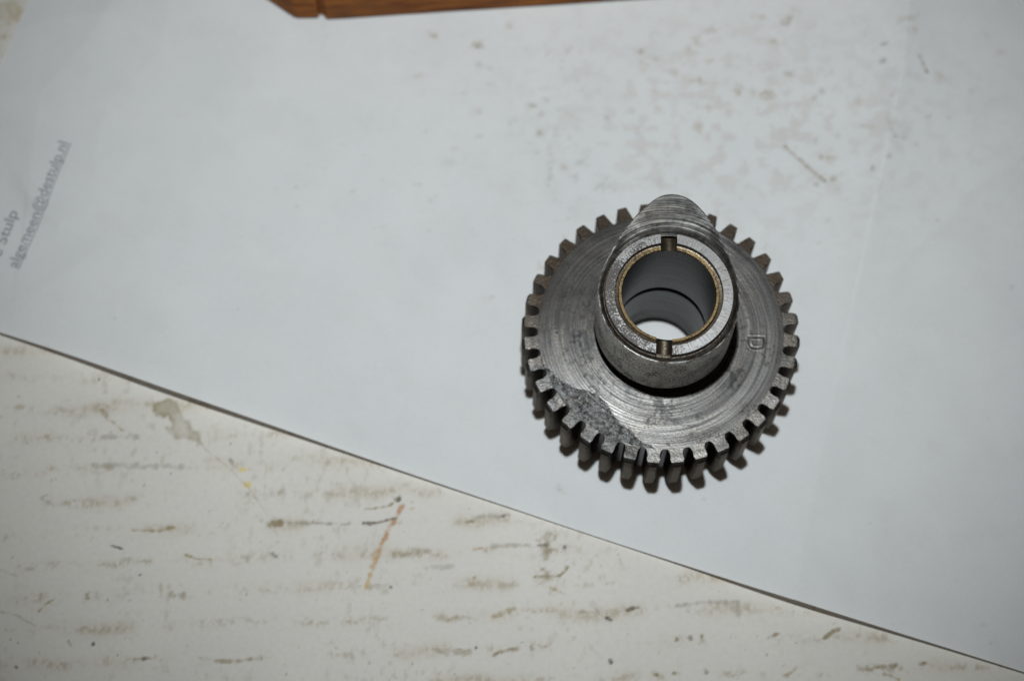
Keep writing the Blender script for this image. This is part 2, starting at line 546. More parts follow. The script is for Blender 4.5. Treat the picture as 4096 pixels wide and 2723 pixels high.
L.blob(*r6(785, 1005), 2.2, 0.9, 20, OLIVE, 0.75)
L.stroke([r6(1100, 1030), r6(1150, 990), r6(1190, 970)], 0.7, OLIVE, 0.65)
L.stroke([r6(1310, 1205), r6(1400, 1215), r6(1550, 1195)], 1.0, OLIVE, 0.6)
L.blob(*r6(1725, 1185), 1.8, 0.8, 5, OLIVE, 0.65)
L.stroke([r6(1480, 1250), r6(1570, 1285)], 0.6, TAN, 0.6)
L.stroke([r6(850, 1270), r6(925, 1215)], 0.7, TAN, 0.55)
L.stroke([r6(170, 820), r6(330, 800), r6(560, 800)], 0.7, GREY, 0.45)
L.blob(*r6(545, 840), 2.0, 2.6, 20, GREY, 0.35)
L.blob(*r6(330, 1030), 0.9, 2.0, 0, OLIVE, 0.6)
L.blob(*r6(350, 1235), 1.0, 1.4, 0, GREY, 0.65)
L.blob(*r6(245, 1025), 0.9, 0.9, 0, GREY, 0.65)
L.blob(*r6(165, 1040), 1.1, 0.8, 0, OLIVE, 0.6)
L.blob(*r6(35, 1258), 1.6, 0.8, 0, OLIVE, 0.7)
L.stroke([r7(245, 700), r7(285, 655), r7(340, 620)], 0.45, TAN, 0.75)
L.blob(*r7(1012, 560), 0.7, 2.4, 8, TAN, 0.35)
L.stroke([r7(1065, 540), r7(1055, 640), r7(1040, 790)], 0.9, TAN, 0.26)
L.blob(*r7(1080, 600), 1.4, 1.6, 0, OLIVE, 0.42)
L.blob(*r7(1145, 600), 1.3, 1.2, -40, OLIVE, 0.5)
L.blob(*r7(550, 600), 0.9, 1.6, 0, OLIVE, 0.55)
L.blob(*r7(585, 902), 0.65, 0.6, 0, BLACK, 0.95, 0.5, 0.3)
L.blob(*r7(905, 995), 1.2, 0.6, 10, BLACK, 0.85, 0.6, 0.5)
L.stroke([r7(800, 1000), r7(890, 995), r7(950, 992)], 0.5, OLIVE, 0.55)
L.stroke([r7(1350, 1010), r7(1500, 1010), r7(1640, 990)], 0.7, OLIVE, 0.5)
L.blob(*r7(102, 1048), 0.8, 0.4, -40, BLACK, 0.9, 0.5, 0.4)
L.blob(*r7(66, 873), 0.4, 0.4, 0, BLACK, 0.9, 0.5, 0.3)
L.blob(*r7(112, 898), 0.4, 0.4, 0, BLACK, 0.8, 0.5, 0.3)
L.blob(*r7(882, 468), 0.4, 0.4, 0, BLACK, 0.7, 0.5, 0.3)
L.stroke([r7(430, 885), r7(447, 915)], 0.3, GREY, 0.8)
L.stroke([r7(0, 700), r7(110, 725), r7(220, 790)], 0.35, GREY, 0.35)
L.stroke([r7(0, 435), r7(110, 480)], 0.35, GREY, 0.35)
L.stroke([r7(2290, 570), r7(2335, 440), r7(2359, 330)], 0.5, (0.45, 0.33, 0.16), 0.7)
L.blob(*r7(2120, 930), 1.1, 0.5, -30, ORANGE, 0.6)
L.blob(*r7(2190, 970), 2.6, 1.6, 0, TAN, 0.4)
for _ in range(330):                                        # grit and tiny nicks
    L.blob(rng.uniform(0, 3600), rng.uniform(1400, 2723), rng.uniform(0.25, 0.6), rng.uniform(0.2, 0.35), rng.uniform(30, 140),
           rng.choice([GREY, OLIVE, TAN, (0.1, 0.1, 0.1)]), rng.uniform(0.25, 0.6), 0.7, 0.6)
# corner at top left, brown stained
for x, y, rx, ry, a in ((30, 60, 5, 3, 0.55), (75, 55, 2.2, 4, 0.5), (10, 150, 3, 1.2, 0.65), (50, 10, 4, 2, 0.35), (20, 100, 5, 1.0, 0.4)):
    L.blob(x, y, rx, ry, 20, (0.40, 0.34, 0.22), a)
ff = grid_faces(len(gx), len(gy))
table = mesh_obj('table_top', np.stack([TX, TY, 0.05 * (fbm(TX / 14, TY / 5, 3, 3) - 0.5)], 1), ff, M_TABLE, color=L.C)
tag(table, kind='structure')

# ------------------------------------------------------------------ the sheet of paper
edge_px = [(-432, 1190), (0, 1331), (150, 1376), (300, 1424), (408, 1463), (676, 1558), (1020, 1676), (1500, 1845), (1745, 1930), (2126, 2057), (2444, 2166), (2600, 2214),
           (2854, 2296), (3107, 2381), (3361, 2459), (3615, 2536), (4096, 2686), (4700, 2880)]
lift_px = [2, 11, 12, 17, 23, 25, 19, 10, 7, 4, 3, 5, 9, 16, 13, 10, 6, 4]
EP, EL = [], []
for (x, y), t_ in zip(edge_px, lift_px):
    h = 0.3 + t_ / 5.2
    EP.append(at(x, y, h)[:2]); EL.append(h - 0.3)
EP, EL = np.array(EP), np.array(EL)
e_dir = (EP[-1] - EP[0]) / np.linalg.norm(EP[-1] - EP[0])
e_nrm = np.array([-e_dir[1], e_dir[0]])
e_u = (EP - EP[0]) @ e_dir
e_v = (EP - EP[0]) @ e_nrm


def smooth_interp(u, xs, ys):
    k_ = np.interp(u, xs, ys) * 0
    for d_ in (-15, -10, -5, 0, 5, 10, 15):
        k_ = k_ + np.interp(u + d_, xs, ys)
    return k_ / 7


def crease(x, y, pts, h, wl, wr):
    """a fold standing h above the sheet; wl / wr are how fast it falls away on its left and right"""
    P = [at(a_, b_, 0.3)[:2] for a_, b_ in pts]
    best = np.full(x.shape, 1e9); sg = np.zeros(x.shape)
    for a_, b_ in zip(P[:-1], P[1:]):
        ab = b_ - a_
        t = np.clip(((x - a_[0]) * ab[0] + (y - a_[1]) * ab[1]) / (ab @ ab), 0, 1)
        dx, dy = x - a_[0] - t * ab[0], y - a_[1] - t * ab[1]
        d = np.hypot(dx, dy); s = np.sign(ab[0] * dy - ab[1] * dx)
        k_ = d < best
        best = np.where(k_, d, best); sg = np.where(k_, s, sg)
    wd = np.where(sg > 0, wr, wl)
    return h * np.exp(-np.sqrt(best ** 2 + 0.06) / wd)


def paper_z(x, y):
    q0, q1 = x - EP[0][0], y - EP[0][1]
    u = q0 * e_dir[0] + q1 * e_dir[1]
    v = q0 * e_nrm[0] + q1 * e_nrm[1] - smooth_interp(u, e_u, e_v)
    v = np.maximum(v, 0)
    z = smooth_interp(u, e_u, EL) * np.exp(-(v / 20.0) ** 1.3)
    keep = 1 - np.exp(-(np.hypot(x, y) / 38) ** 4)
    wv = 1.5 * (fbm(x / 55, y / 55, 200, 2) - 0.45) + 0.55 * (fbm(x / 22, y / 30, 210, 2) - 0.45)
    far = sstep(4, 40, v)
    z = z + np.maximum(wv, -0.15) * keep * far
    z = z + keep * (crease(x, y, [(3640, -300), (3600, 300), (3470, 900), (3300, 1700), (3180, 2330)], 5.4, 10, 20) * (0.35 + 0.65 * sstep(-70, 60, y)))
    z = z + crease(x, y, [(560, -150), (330, 200), (160, 380), (120, 700)], 0.9, 9, 18)
    z = z + crease(x, y, [(0, 150), (210, 80), (420, 60)], 0.7, 8, 8)
    z = z + 0.8 * crease(x, y, [(700, -100), (640, 220), (430, 420), (380, 640)], 1.0, 10, 12) + crease(x, y, [(900, 900), (420, 980), (160, 1180)], 0.55, 9, 12)
    z = z + keep * crease(x, y, [(4300, 500), (3900, 760), (3560, 1120)], 1.1, 10, 12) + keep * crease(x, y, [(3560, 640), (3750, 600), (4200, 420)], 0.9, 7, 12)
    z = z + crease(x, y, [(100, 760), (165, 850), (240, 900)], 1.0, 3, 5)
    z = z + (0.10 * (fbm(x / 5, y / 5, 230, 2) - 0.5) + 0.3 * (fbm(x / 11, y / 13, 240, 2) - 0.5)) * keep * far
    return 0.3 + z


NU, NV = 640, 420
us = np.linspace(0, e_u[-1], NU)
vs = np.concatenate([np.linspace(0, 20, 60), np.linspace(20.5, 240, NV - 60)])
U, V = np.meshgrid(us, vs)
U, V = U.ravel(), V.ravel()
left_rag = 0.8 * (fbm(V / 6, V * 0, 300, 3) - 0.5)
Un = U + np.where(U < 1, left_rag, 0)
Vv = V + smooth_interp(U, e_u, e_v)
PX = EP[0][0] + Un * e_dir[0] + Vv * e_nrm[0]
PY = EP[0][1] + Un * e_dir[1] + Vv * e_nrm[1]
# the far left corner of the sheet is cut back a little
PZ = paper_z(PX, PY)
LP = Layer(PX, PY, (0.760, 0.799, 0.818))
LP.gain = 1.05
zone = np.exp(-(((PX - 28) / 62) ** 2 + ((PY - 72) / 34) ** 2))
smear = sstep(0.50, 0.68, fbm((PX + 3 * LP.n2) / 3.2, (PY + 3 * LP.n1) / 2.6, 420, 4)) * zone
LP.put(0.24 * smear, (0.44, 0.385, 0.28))
mott = sstep(0.50, 0.75, fbm((PX + 9 * LP.n2) / 7.0, (PY + 9 * LP.n1 + 0.4 * PX) / 6.0, 430, 4))
LP.put(0.05 * mott, (0.48, 0.46, 0.42))
LP.C *= (0.975 + 0.05 * fbm(PX / 16, PY / 16, 401, 3))[:, None]
PT, PO, PG = (0.40, 0.31, 0.175), (0.29, 0.23, 0.13), (0.30, 0.30, 0.29)


def q1(x, y): return 1600 + x / 1.573, y / 1.573
def q8(x, y): return 3000 + x / 1.742, y / 1.742


def spot(c, rx, ry, ang, col, a): LP.blob(c[0], c[1], rx * 1.55, ry * 1.55, ang, col, a, 1.6, 0.8, 0.3)


for x, y, rx, ry, an, a, cl in [(215, 230, 1.7, 1.1, -35, .6, PT), (490, 285, 2.0, 1.5, -20, .75, PO), (690, 160, 1.7, 1.4, -45, .45, PT), (950, 320, 1.5, 1.0, 0, .5, PT), (495, 410, 1.2, 1.0, 0, .4, PG),
                                (560, 435, 1.4, .8, -20, .35, PG), (125, 487, 1.9, .9, 10, .5, PT), (410, 590, 1.2, .9, 30, .3, PG), (575, 540, 2.6, .8, -25, .35, PT), (830, 670, 2.0, .8, -20, .55, PO),
                                (900, 725, 1.7, 1.1, 0, .4, PT), (995, 692, 1.3, .8, -20, .5, PG), (1070, 718, 1.7, .9, 0, .55, PT), (1290, 747, 1.1, 1.0, 0, .85, (0.16, 0.17, 0.18)), (885, 850, 1.5, 1.9, 20, .6, PO),
                                (985, 845, 1.0, 2.0, 10, .5, PG), (1070, 870, 1.1, 1.0, 0, .5, PT), (940, 940, 1.0, 1.6, 0, .4, PT), (945, 1060, 1.2, 3.2, -4, .5, PG), (938, 1120, 1.3, 1.4, 0, .55, PG), (1030, 1050, 1.7, .9, -30, .45, PT),
                                (1105, 1115, 1.2, 1.0, 0, .5, PG), (1130, 1025, 2.2, 1.3, 10, .3, PG), (500, 700, 1.7, .9, -20, .4, PT), (705, 758, 1.3, 1.0, 0, .35, PG), (900, 560, 1.6, 1.2, 0, .35, PT), (920, 635, 1.2, 1.0, 0, .4, PG),
                                (1515, 320, 1.7, 1.5, 0, .65, PO), (1945, 195, 1.9, 1.2, 0, .6, PT), (1855, 265, 1.6, 2.2, 0, .5, PT), (1630, 212, 1.3, .8, 0, .45, PG), (1820, 335, 2.8, 1.9, 20, .4, PT), (1950, 385, 1.8, 1.0, 0, .45, PT),
                                (1540, 430, 2.8, 1.8, -10, .3, PT), (1690, 450, 4.0, 1.2, -8, .33, PT), (1840, 510, 1.9, 1.1, -25, .55, PT), (1900, 525, 2.8, 1.0, -10, .3, PT), (1985, 545, 1.2, 1.8, 0, .5, PO), (2125, 580, 1.2, 2.4, 4, .75, (0.36, 0.29, 0.15)),
                                (2310, 600, 2.0, 1.7, 0, .6, PT), (1610, 370, 1.7, 1.4, 0, .3, PT), (1625, 690, 1.7, 1.7, 0, .5, PT), (1940, 685, 1.2, 1.8, 10, .55, PO), (2055, 695, 1.9, 1.2, 0, .3, PT), (1880, 790, 1.2, 2.6, 0, .35, PT),
                                (1500, 830, 1.7, 1.3, 0, .35, PT), (1510, 940, 2.2, 1.3, -20, .4, PT), (1675, 962, 1.3, 1.2, 0, .4, PG), (1500, 1040, 1.6, 1.2, 0, .3, PT), (1440, 1185, 1.3, 1.2, 0, .55, PO), (1250, 1180, 2.0, 1.6, 35, .5, PG),
                                (1290, 1120, 2.6, 1.0, -10, .3, PG), (1340, 1180, 1.1, 1.2, 0, .35, PG), (1890, 880, 2.8, 1.2, 0, .28, PG), (2260, 110, 2.4, 1.2, -15, .4, PT), (1700, 100, 1.6, .7, -30, .35, PT), (1600, 580, 1.7, 1.2, 0, .3, PT), (340, 945, 1.5, 1.4, 0, .35, PT),
                                (310, 1030, 2.6, 1.5, 10, .22, PG), (490, 860, 1.2, .9, 0, .3, PT), (1690, 780, 1.2, .9, 0, .3, PG), (1640, 1130, 1.2, 2.4, 0, .35, PG), (1540, 1130, 4.5, .9, 0, .25, PG)]:
    spot(q1(x, y), rx, ry, an, cl, a)
for x, y, rx, ry, an, a, cl in [(310, 80, 1.8, 1.1, -20, .55, PO), (260, 145, 2.2, 1.4, 35, .7, PO), (75, 125, 1.7, .9, 0, .4, PT), (180, 300, 1.6, 1.0, -20, .45, PT), (265, 520, 1.8, 1.2, 0, .7, PO), (120, 665, 1.9, 1.5, 0, .7, PT),
                                (30, 660, 2.0, 1.2, 0, .4, PT), (275, 645, 1.2, 1.2, 0, .45, PG), (500, 650, 1.2, 1.1, 0, .5, PO), (450, 695, 1.2, 1.1, 0, .4, PG), (310, 730, 1.7, .9, 0, .4, PT), (745, 720, 1.2, 1.7, -10, .6, PT), (675, 700, 1.4, .8, 0, .35, PG),
                                (915, 345, 1.1, 1.1, 0, .75, (0.25, 0.24, 0.2)), (918, 455, 1.1, 1.1, 0, .75, (0.25, 0.24, 0.2)), (855, 385, .9, .9, 0, .35, PT), (1090, 185, 2.4, 1.2, 5, .5, PT), (1085, 275, 2.6, 1.0, 8, .5, PT), (530, 305, 1.0, .9, -40, .35, PT),
                                (590, 970, 1.5, 1.2, 20, .35, PG), (450, 985, 1.1, 1.4, 0, .4, PG), (780, 910, 2.8, .9, -20, .35, PT), (490, 1108, 1.3, .9, -10, .55, PO), (555, 1118, 1.8, .8, 0, .5, PT), (570, 1270, 1.2, 1.1, 0, .65, PO), (650, 1240, 1.0, .9, 0, .5, PO),
                                (835, 1217, 1.0, 1.0, 0, .65, (0.27, 0.26, 0.22)), (945, 1155, .9, 1.0, 0, .6, PO), (380, 1200, 2.0, 3.2, 30, .22, PT), (460, 1305, 1.0, .9, 0, .4, PG), (615, 1350, 1.2, .9, 0, .35, PG), (530, 1550, 1.1, 1.0, 0, .55, PG),
                                (960, 950, 1.0, 4.5, 14, .4, PG), (1040, 990, 2.6, 2.0, 40, .3, PG), (1110, 570, 2.4, 1.6, 0, .25, PG), (1330, 580, 3.4, 1.5, -25, .32, PT), (1230, 850, 1.2, 1.0, 0, .35, PG), (1375, 855, 1.0, 1.0, 0, .4, PG), (1410, 820, 1.0, .9, 0, .3, PG),
                                (1470, 155, 1.2, 1.4, 0, .3, PG), (1720, 390, 2.0, 1.6, 20, .3, PT), (1655, 285, 2.4, .9, -50, .25, PT), (1550, 880, .9, .9, 0, .35, PG), (1530, 655, .9, 1.0, 0, .3, PG), (1130, 1055, 2.2, .8, -25, .3, PT), (1880, 1140, 1.8, 1.0, 0, .25, PG), (1580, 560, 1.1, 1.4, 0, .25, PG)]:
    spot(q8(x, y), rx, ry, an, cl, a)
LP.stroke([q8(240, 1025), q8(300, 1090), q8(350, 1130)], 0.75, PO, 0.7, 0.4, 0.3)
LP.stroke([q8(370, 1145), q8(420, 1200), q8(510, 1280)], 0.8, PO, 0.6, 0.5, 0.3)
LP.stroke([q8(1160, 435), q8(1190, 490), q8(1215, 545)], 0.6, PO, 0.7, 0.4, 0.3)
for _ in range(240):
    px, py = rng.gauss(2500, 650), rng.uniform(20, 1000)
    LP.blob(px, py, rng.uniform(0.4, 1.3), rng.uniform(0.4, 0.9), rng.uniform(0, 180), rng.choice([PT, PG, PT, PO]), rng.uniform(0.1, 0.3), 1.0, 0.7, 0.3)
for _ in range(60):
    LP.blob(rng.uniform(0, 4096), rng.uniform(0, 2600), rng.uniform(0.3, 0.7), rng.uniform(0.3, 0.6), rng.uniform(0, 180), PG, rng.uniform(0.15, 0.4), 1.0, 0.6, 0.3)
for x, y, r, a in ((1052, 910, .55, .85), (4045, 1157, .7, .7), (2240, 1960, 1.4, .45), (2235, 1945, .8, .4), (1945, 1195, 1.4, .25), (190, 1405, .8, .4), (3930, 2500, .9, .4), (3960, 2575, .6, .5), (2815, 2000, .7, .35),
                   (3745, 2120, .4, .4), (3820, 2320, .4, .4), (1970, 1190, .8, .3), (2165, 1060, 1.2, .35)):
    spot((x, y), r, r, 0, (0.2, 0.2, 0.19) if a > .6 else PT, a)
pf = grid_faces(NU, len(vs))
paper = mesh_obj('paper_sheet', np.stack([PX, PY, PZ], 1), pf, M_PAPER, color=LP.C)
tag(paper, 'creased white paper sheet with brown stains and printed email text, under the gear', 'paper')


def print_text(txt, base_px, size, name, end=False, bend=None):
    """flat print, laid on the paper: base_px are two photograph points on the baseline"""
    a_, b_ = at(*base_px[0], 0.5)[:2], at(*base_px[1], 0.5)[:2]
    d = (b_ - a_); ln = np.linalg.norm(d); d = d / ln
    n_ = np.array([-d[1], d[0]])
    cu = bpy.data.curves.new('tmp_text', 'FONT')
    cu.body = txt
    cu.size = 1.0
    cu.resolution_u = 4
    cu.offset = 0.012
    ob = bpy.data.objects.new('tmp_text', cu)
    COL.objects.link(ob)
    dg = bpy.context.evaluated_depsgraph_get()
    me = bpy.data.meshes.new_from_object(ob.evaluated_get(dg))
    bpy.data.objects.remove(ob)
    v = np.array([x_.co[:] for x_ in me.vertices])
    faces = [list(p_.vertices) for p_ in me.polygons]
    bpy.data.meshes.remove(me)
    wdt = v[:, 0].max()
    sx = ln / wdt
    X = v[:, 0] * sx
    Y = v[:, 1] * size
    bd = np.zeros_like(X) if bend is None else bend(X / ln)
    wx = a_[0] + d[0] * X + n_[0] * (Y + bd)
    wy = a_[1] + d[1] * X + n_[1] * (Y + bd)
    return mesh_obj(name, np.stack([wx, wy, paper_z(wx, wy) + 0.06], 1), faces, M_INK, paper, smooth=False), (a_, d, n_, ln)


bend_f = lambda t: -0.55 * np.exp(-((t - 0.43) / 0.17) ** 2)
o, (a_, d_, n_, ln_) = print_text('algemeen@destulp.nl', ((70, 1078), (275, 577)), 4.5, 'printed_email', bend=bend_f)
tq = np.linspace(-0.005, 1.01, 60)
uv_ = []
for dy in (-0.75, -0.42):
    wx = a_[0] + d_[0] * tq * ln_ + n_[0] * (dy + bend_f(tq)); wy = a_[1] + d_[1] * tq * ln_ + n_[1] * (dy + bend_f(tq))
    uv_.append(np.stack([wx, wy, paper_z(wx, wy) + 0.06], 1))
mesh_obj('text_underline', np.vstack(uv_), grid_faces(60, 2), M_INK, paper)
print_text('De Stulp', ((-18, 1085), (74, 850)), 4.5, 'printed_name')

# ------------------------------------------------------------------ the gear with its cam
ZP = 0.3
gear = bpy.data.objects.new('cam_gear', None)
COL.objects.link(gear)
gear.location = (0, 0, ZP * S)
gear.empty_display_size = 0.02
tag(gear, 'worn steel timing gear with a pointed cam and bronze bushed hub, standing on white paper', 'gear')
N_T, PH = 36, 1.15944612
R_TIP, R_ROOT = 37.0, 33.1
Z0, Z1 = 6.0, 24.1                         # lower and upper face of the gear
patch = [at(2040 + x / 2.412, 1350 + y / 2.412, Z1)[:2] for x, y in [(60, 215), (190, 232), (330, 243), (400, 320), (480, 400), (600, 470), (700, 500), (850, 540), (930, 630), (1000, 740),
         (1060, 820), (1150, 880), (1230, 960), (1290, 1010), (1360, 1040), (1440, 1090), (1430, 1400), (700, 1500), (-100, 1100), (-100, 300)]]


def f2(x, y): return at(2050 + x / 1.966, 1300 + y / 1.966, Z1)[:2]


def gear_fields(x, y):
    """base tint, pitted mask and relief (mm) of the upper face"""
    r = np.hypot(x, y); th = np.arctan2(y, x)
    n1 = fbm(x / 0.9, y / 0.9, 500, 4) - 0.5
    n2 = fbm(x / 3.5, y / 3.5, 510, 3) - 0.5
    nr = fbm(r * 2.3, th * 0.9, 520, 3) - 0.5          # turning rings
    nr2 = fbm(r * 0.55, th * 1.4, 523, 2) - 0.5
    pdist = poly_dist(x, y, patch) + 0.8 * n1 + 0.5 * n2
    pit = sstep(-0.3, 0.4, pdist)
    t = 1.0 + 1.15 * nr + 0.9 * nr2 + 0.45 * n2
    old = np.maximum(sstep(-8.0, 12, y + 4 + 14 * n2 + 8 * n1) * sstep(12, -8, x + 6 * n2), 0.62 * sstep(-4, 14, y + 10 * n2))   # never-cleaned upper left part
    col = np.stack([t, t * 0.99, t * 0.97], 1)
    oc = np.array((0.26, 0.24, 0.21)) * (1.0 + 1.5 * n2 + 0.35 * nr)[:, None]
    col = col * (1 - old[:, None] * 0.85) + oc * old[:, None] * 0.85
    rim = sstep(29.5, 31.5, r) * sstep(-25, 0, y) * 0.25
    col *= (1 - rim)[:, None]
    # pitted patch: grey, grainy, dark at its border
    g = 1.02 + 2.7 * n1 + 0.5 * n2
    edge_dark = np.exp(-((pdist - 0.3) / 0.4) ** 2) * 0.32
    pc = np.clip(g - edge_dark, 0.15, 2.4)[:, None] * np.array((0.98, 1.0, 1.02))
    col = col * (1 - pit[:, None]) + pc * pit[:, None]
    z = -0.02 * pit + pit * 0.07 * n1 + 0.03 * nr
    dk = np.zeros_like(x)
    for (cx, cy, rad, a) in [(1180, 650, 3.4, 1.0), (1130, 600, 2.6, .8), (1240, 650, 1.6, .9), (1080, 740, 1.3, .9), (1200, 720, 2.2, .8), (1330, 690, 1.0, .8), (1000, 610, 1.6, .6), (1290, 770, 1.6, .6),
                             (1740, 420, 2.6, .9), (1700, 360, 2.2, .75), (1790, 370, 1.8, .75), (1700, 480, 2.4, .5), (1740, 170, 1.3, .7), (520, 120, 2.3, .85), (480, 90, 1.6, .7), (560, 190, 1.4, .7), (430, 200, .9, .8),
                             (570, 400, 1.0, .9), (710, 440, 1.3, .9), (630, 350, 1.0, .6), (1225, 940, .6, .9), (1440, 540, 1.2, .8), (610, 260, 1.0, .7), (340, 60, 1.0, .7), (620, 140, 1.8, .5), (940, 660, .8, .7)]:
        c = f2(cx, cy)
        d = 1 - np.hypot(x - c[0], y - c[1]) / rad + 2.6 * n1 + 0.6 * n2
        dk = np.maximum(dk, sstep(0.25, 0.75, d) * a)
    hubg = sstep(21.5, 15.5, r + 9 * n2 + 5 * n1) * (0.35 + 0.4 * sstep(2, -8, x))
    dk = np.maximum(dk, hubg * sstep(0.42, 0.62, fbm(x / 1.5, y / 1.5, 561, 4)))
    sm = sstep(0.60, 0.70, fbm(x / 0.8, y / 0.8, 541, 3)) * sstep(0.5, 0.62, fbm(x / 8, y / 8, 551, 2))
    dk = np.maximum(dk, 0.7 * sm)
    col = col * (1 - 0.86 * dk[:, None]) + 0.86 * dk[:, None] * np.array((0.10, 0.10, 0.105))
    # stamped letter D, its stem towards the top of the picture
    c = at(3027, 1369, Z1)[:2]
    lx, ly = (x - c[0]), (y - c[1])
    hw, hh, rc = 2.02, 1.6, 1.5                       # half width, half height, bowl corner radius
    qx, qy = np.abs(lx) - (hw - rc), -ly - (hh - rc)
    rr_ = np.where(ly < 0, np.hypot(np.maximum(qx, 0), np.maximum(qy, 0)) + np.minimum(np.maximum(qx, qy), 0) - rc,
                   np.maximum(np.abs(lx) - hw, ly - hh))
    sd = np.abs(np.where((ly > hh) | (np.abs(lx) > hw + 2), 9, rr_))
    stem = np.where(np.abs(lx) < hw + 0.25, np.abs(ly - hh + 0.1), 9)
    dd = np.minimum(sd, stem)
    z = z - 0.115 * np.exp(-(dd / 0.2) ** 2) + 0.03 * np.exp(-((dd - 0.55) / 0.2) ** 2)
    col *= (1 - 0.6 * np.exp(-(dd / 0.2) ** 2) + 0.15 * np.exp(-((dd - 0.5) / 0.2) ** 2))[:, None]
    return np.clip(col, 0.06, 1.7), pit, z


rs = np.concatenate([np.linspace(14.6, R_ROOT, 124)])
nth = 1152                                              # 32 per tooth
tg_ = PH + (np.arange(nth) - 16) / nth * 2 * np.pi
RR, TT = np.meshgrid(rs, tg_, indexing='ij')
gxv, gyv = (RR * np.cos(TT)).ravel(), (RR * np.sin(TT)).ravel()
gcol, gpit, gz = gear_fields(gxv, gyv)
gz = gz * sstep(33.1, 32.7, np.hypot(gxv, gyv))
top_v = np.stack([gxv, gyv, Z1 + gz], 1)
top_f = grid_faces(nth, len(rs), True)[:, ::-1]
# rim, underside and boss
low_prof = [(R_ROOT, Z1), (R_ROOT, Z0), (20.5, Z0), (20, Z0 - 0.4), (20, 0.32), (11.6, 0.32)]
lv, lf = [], []
off = len(top_v)
for r_, z_ in low_prof:
    lv.append(np.stack([r_ * np.cos(tg_), r_ * np.sin(tg_), np.full(nth, z_)], 1))
lf = grid_faces(nth, len(low_prof), True)[:, ::-1] + off
lv = np.vstack(lv)
allc = np.vstack([gcol, np.full((len(lv), 3), 0.07)])  # wall behind the teeth tinted near black for the shade in the gaps
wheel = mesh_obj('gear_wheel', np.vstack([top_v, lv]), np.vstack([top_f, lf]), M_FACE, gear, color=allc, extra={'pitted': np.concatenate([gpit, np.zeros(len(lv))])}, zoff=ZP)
sharp(wheel, 40)

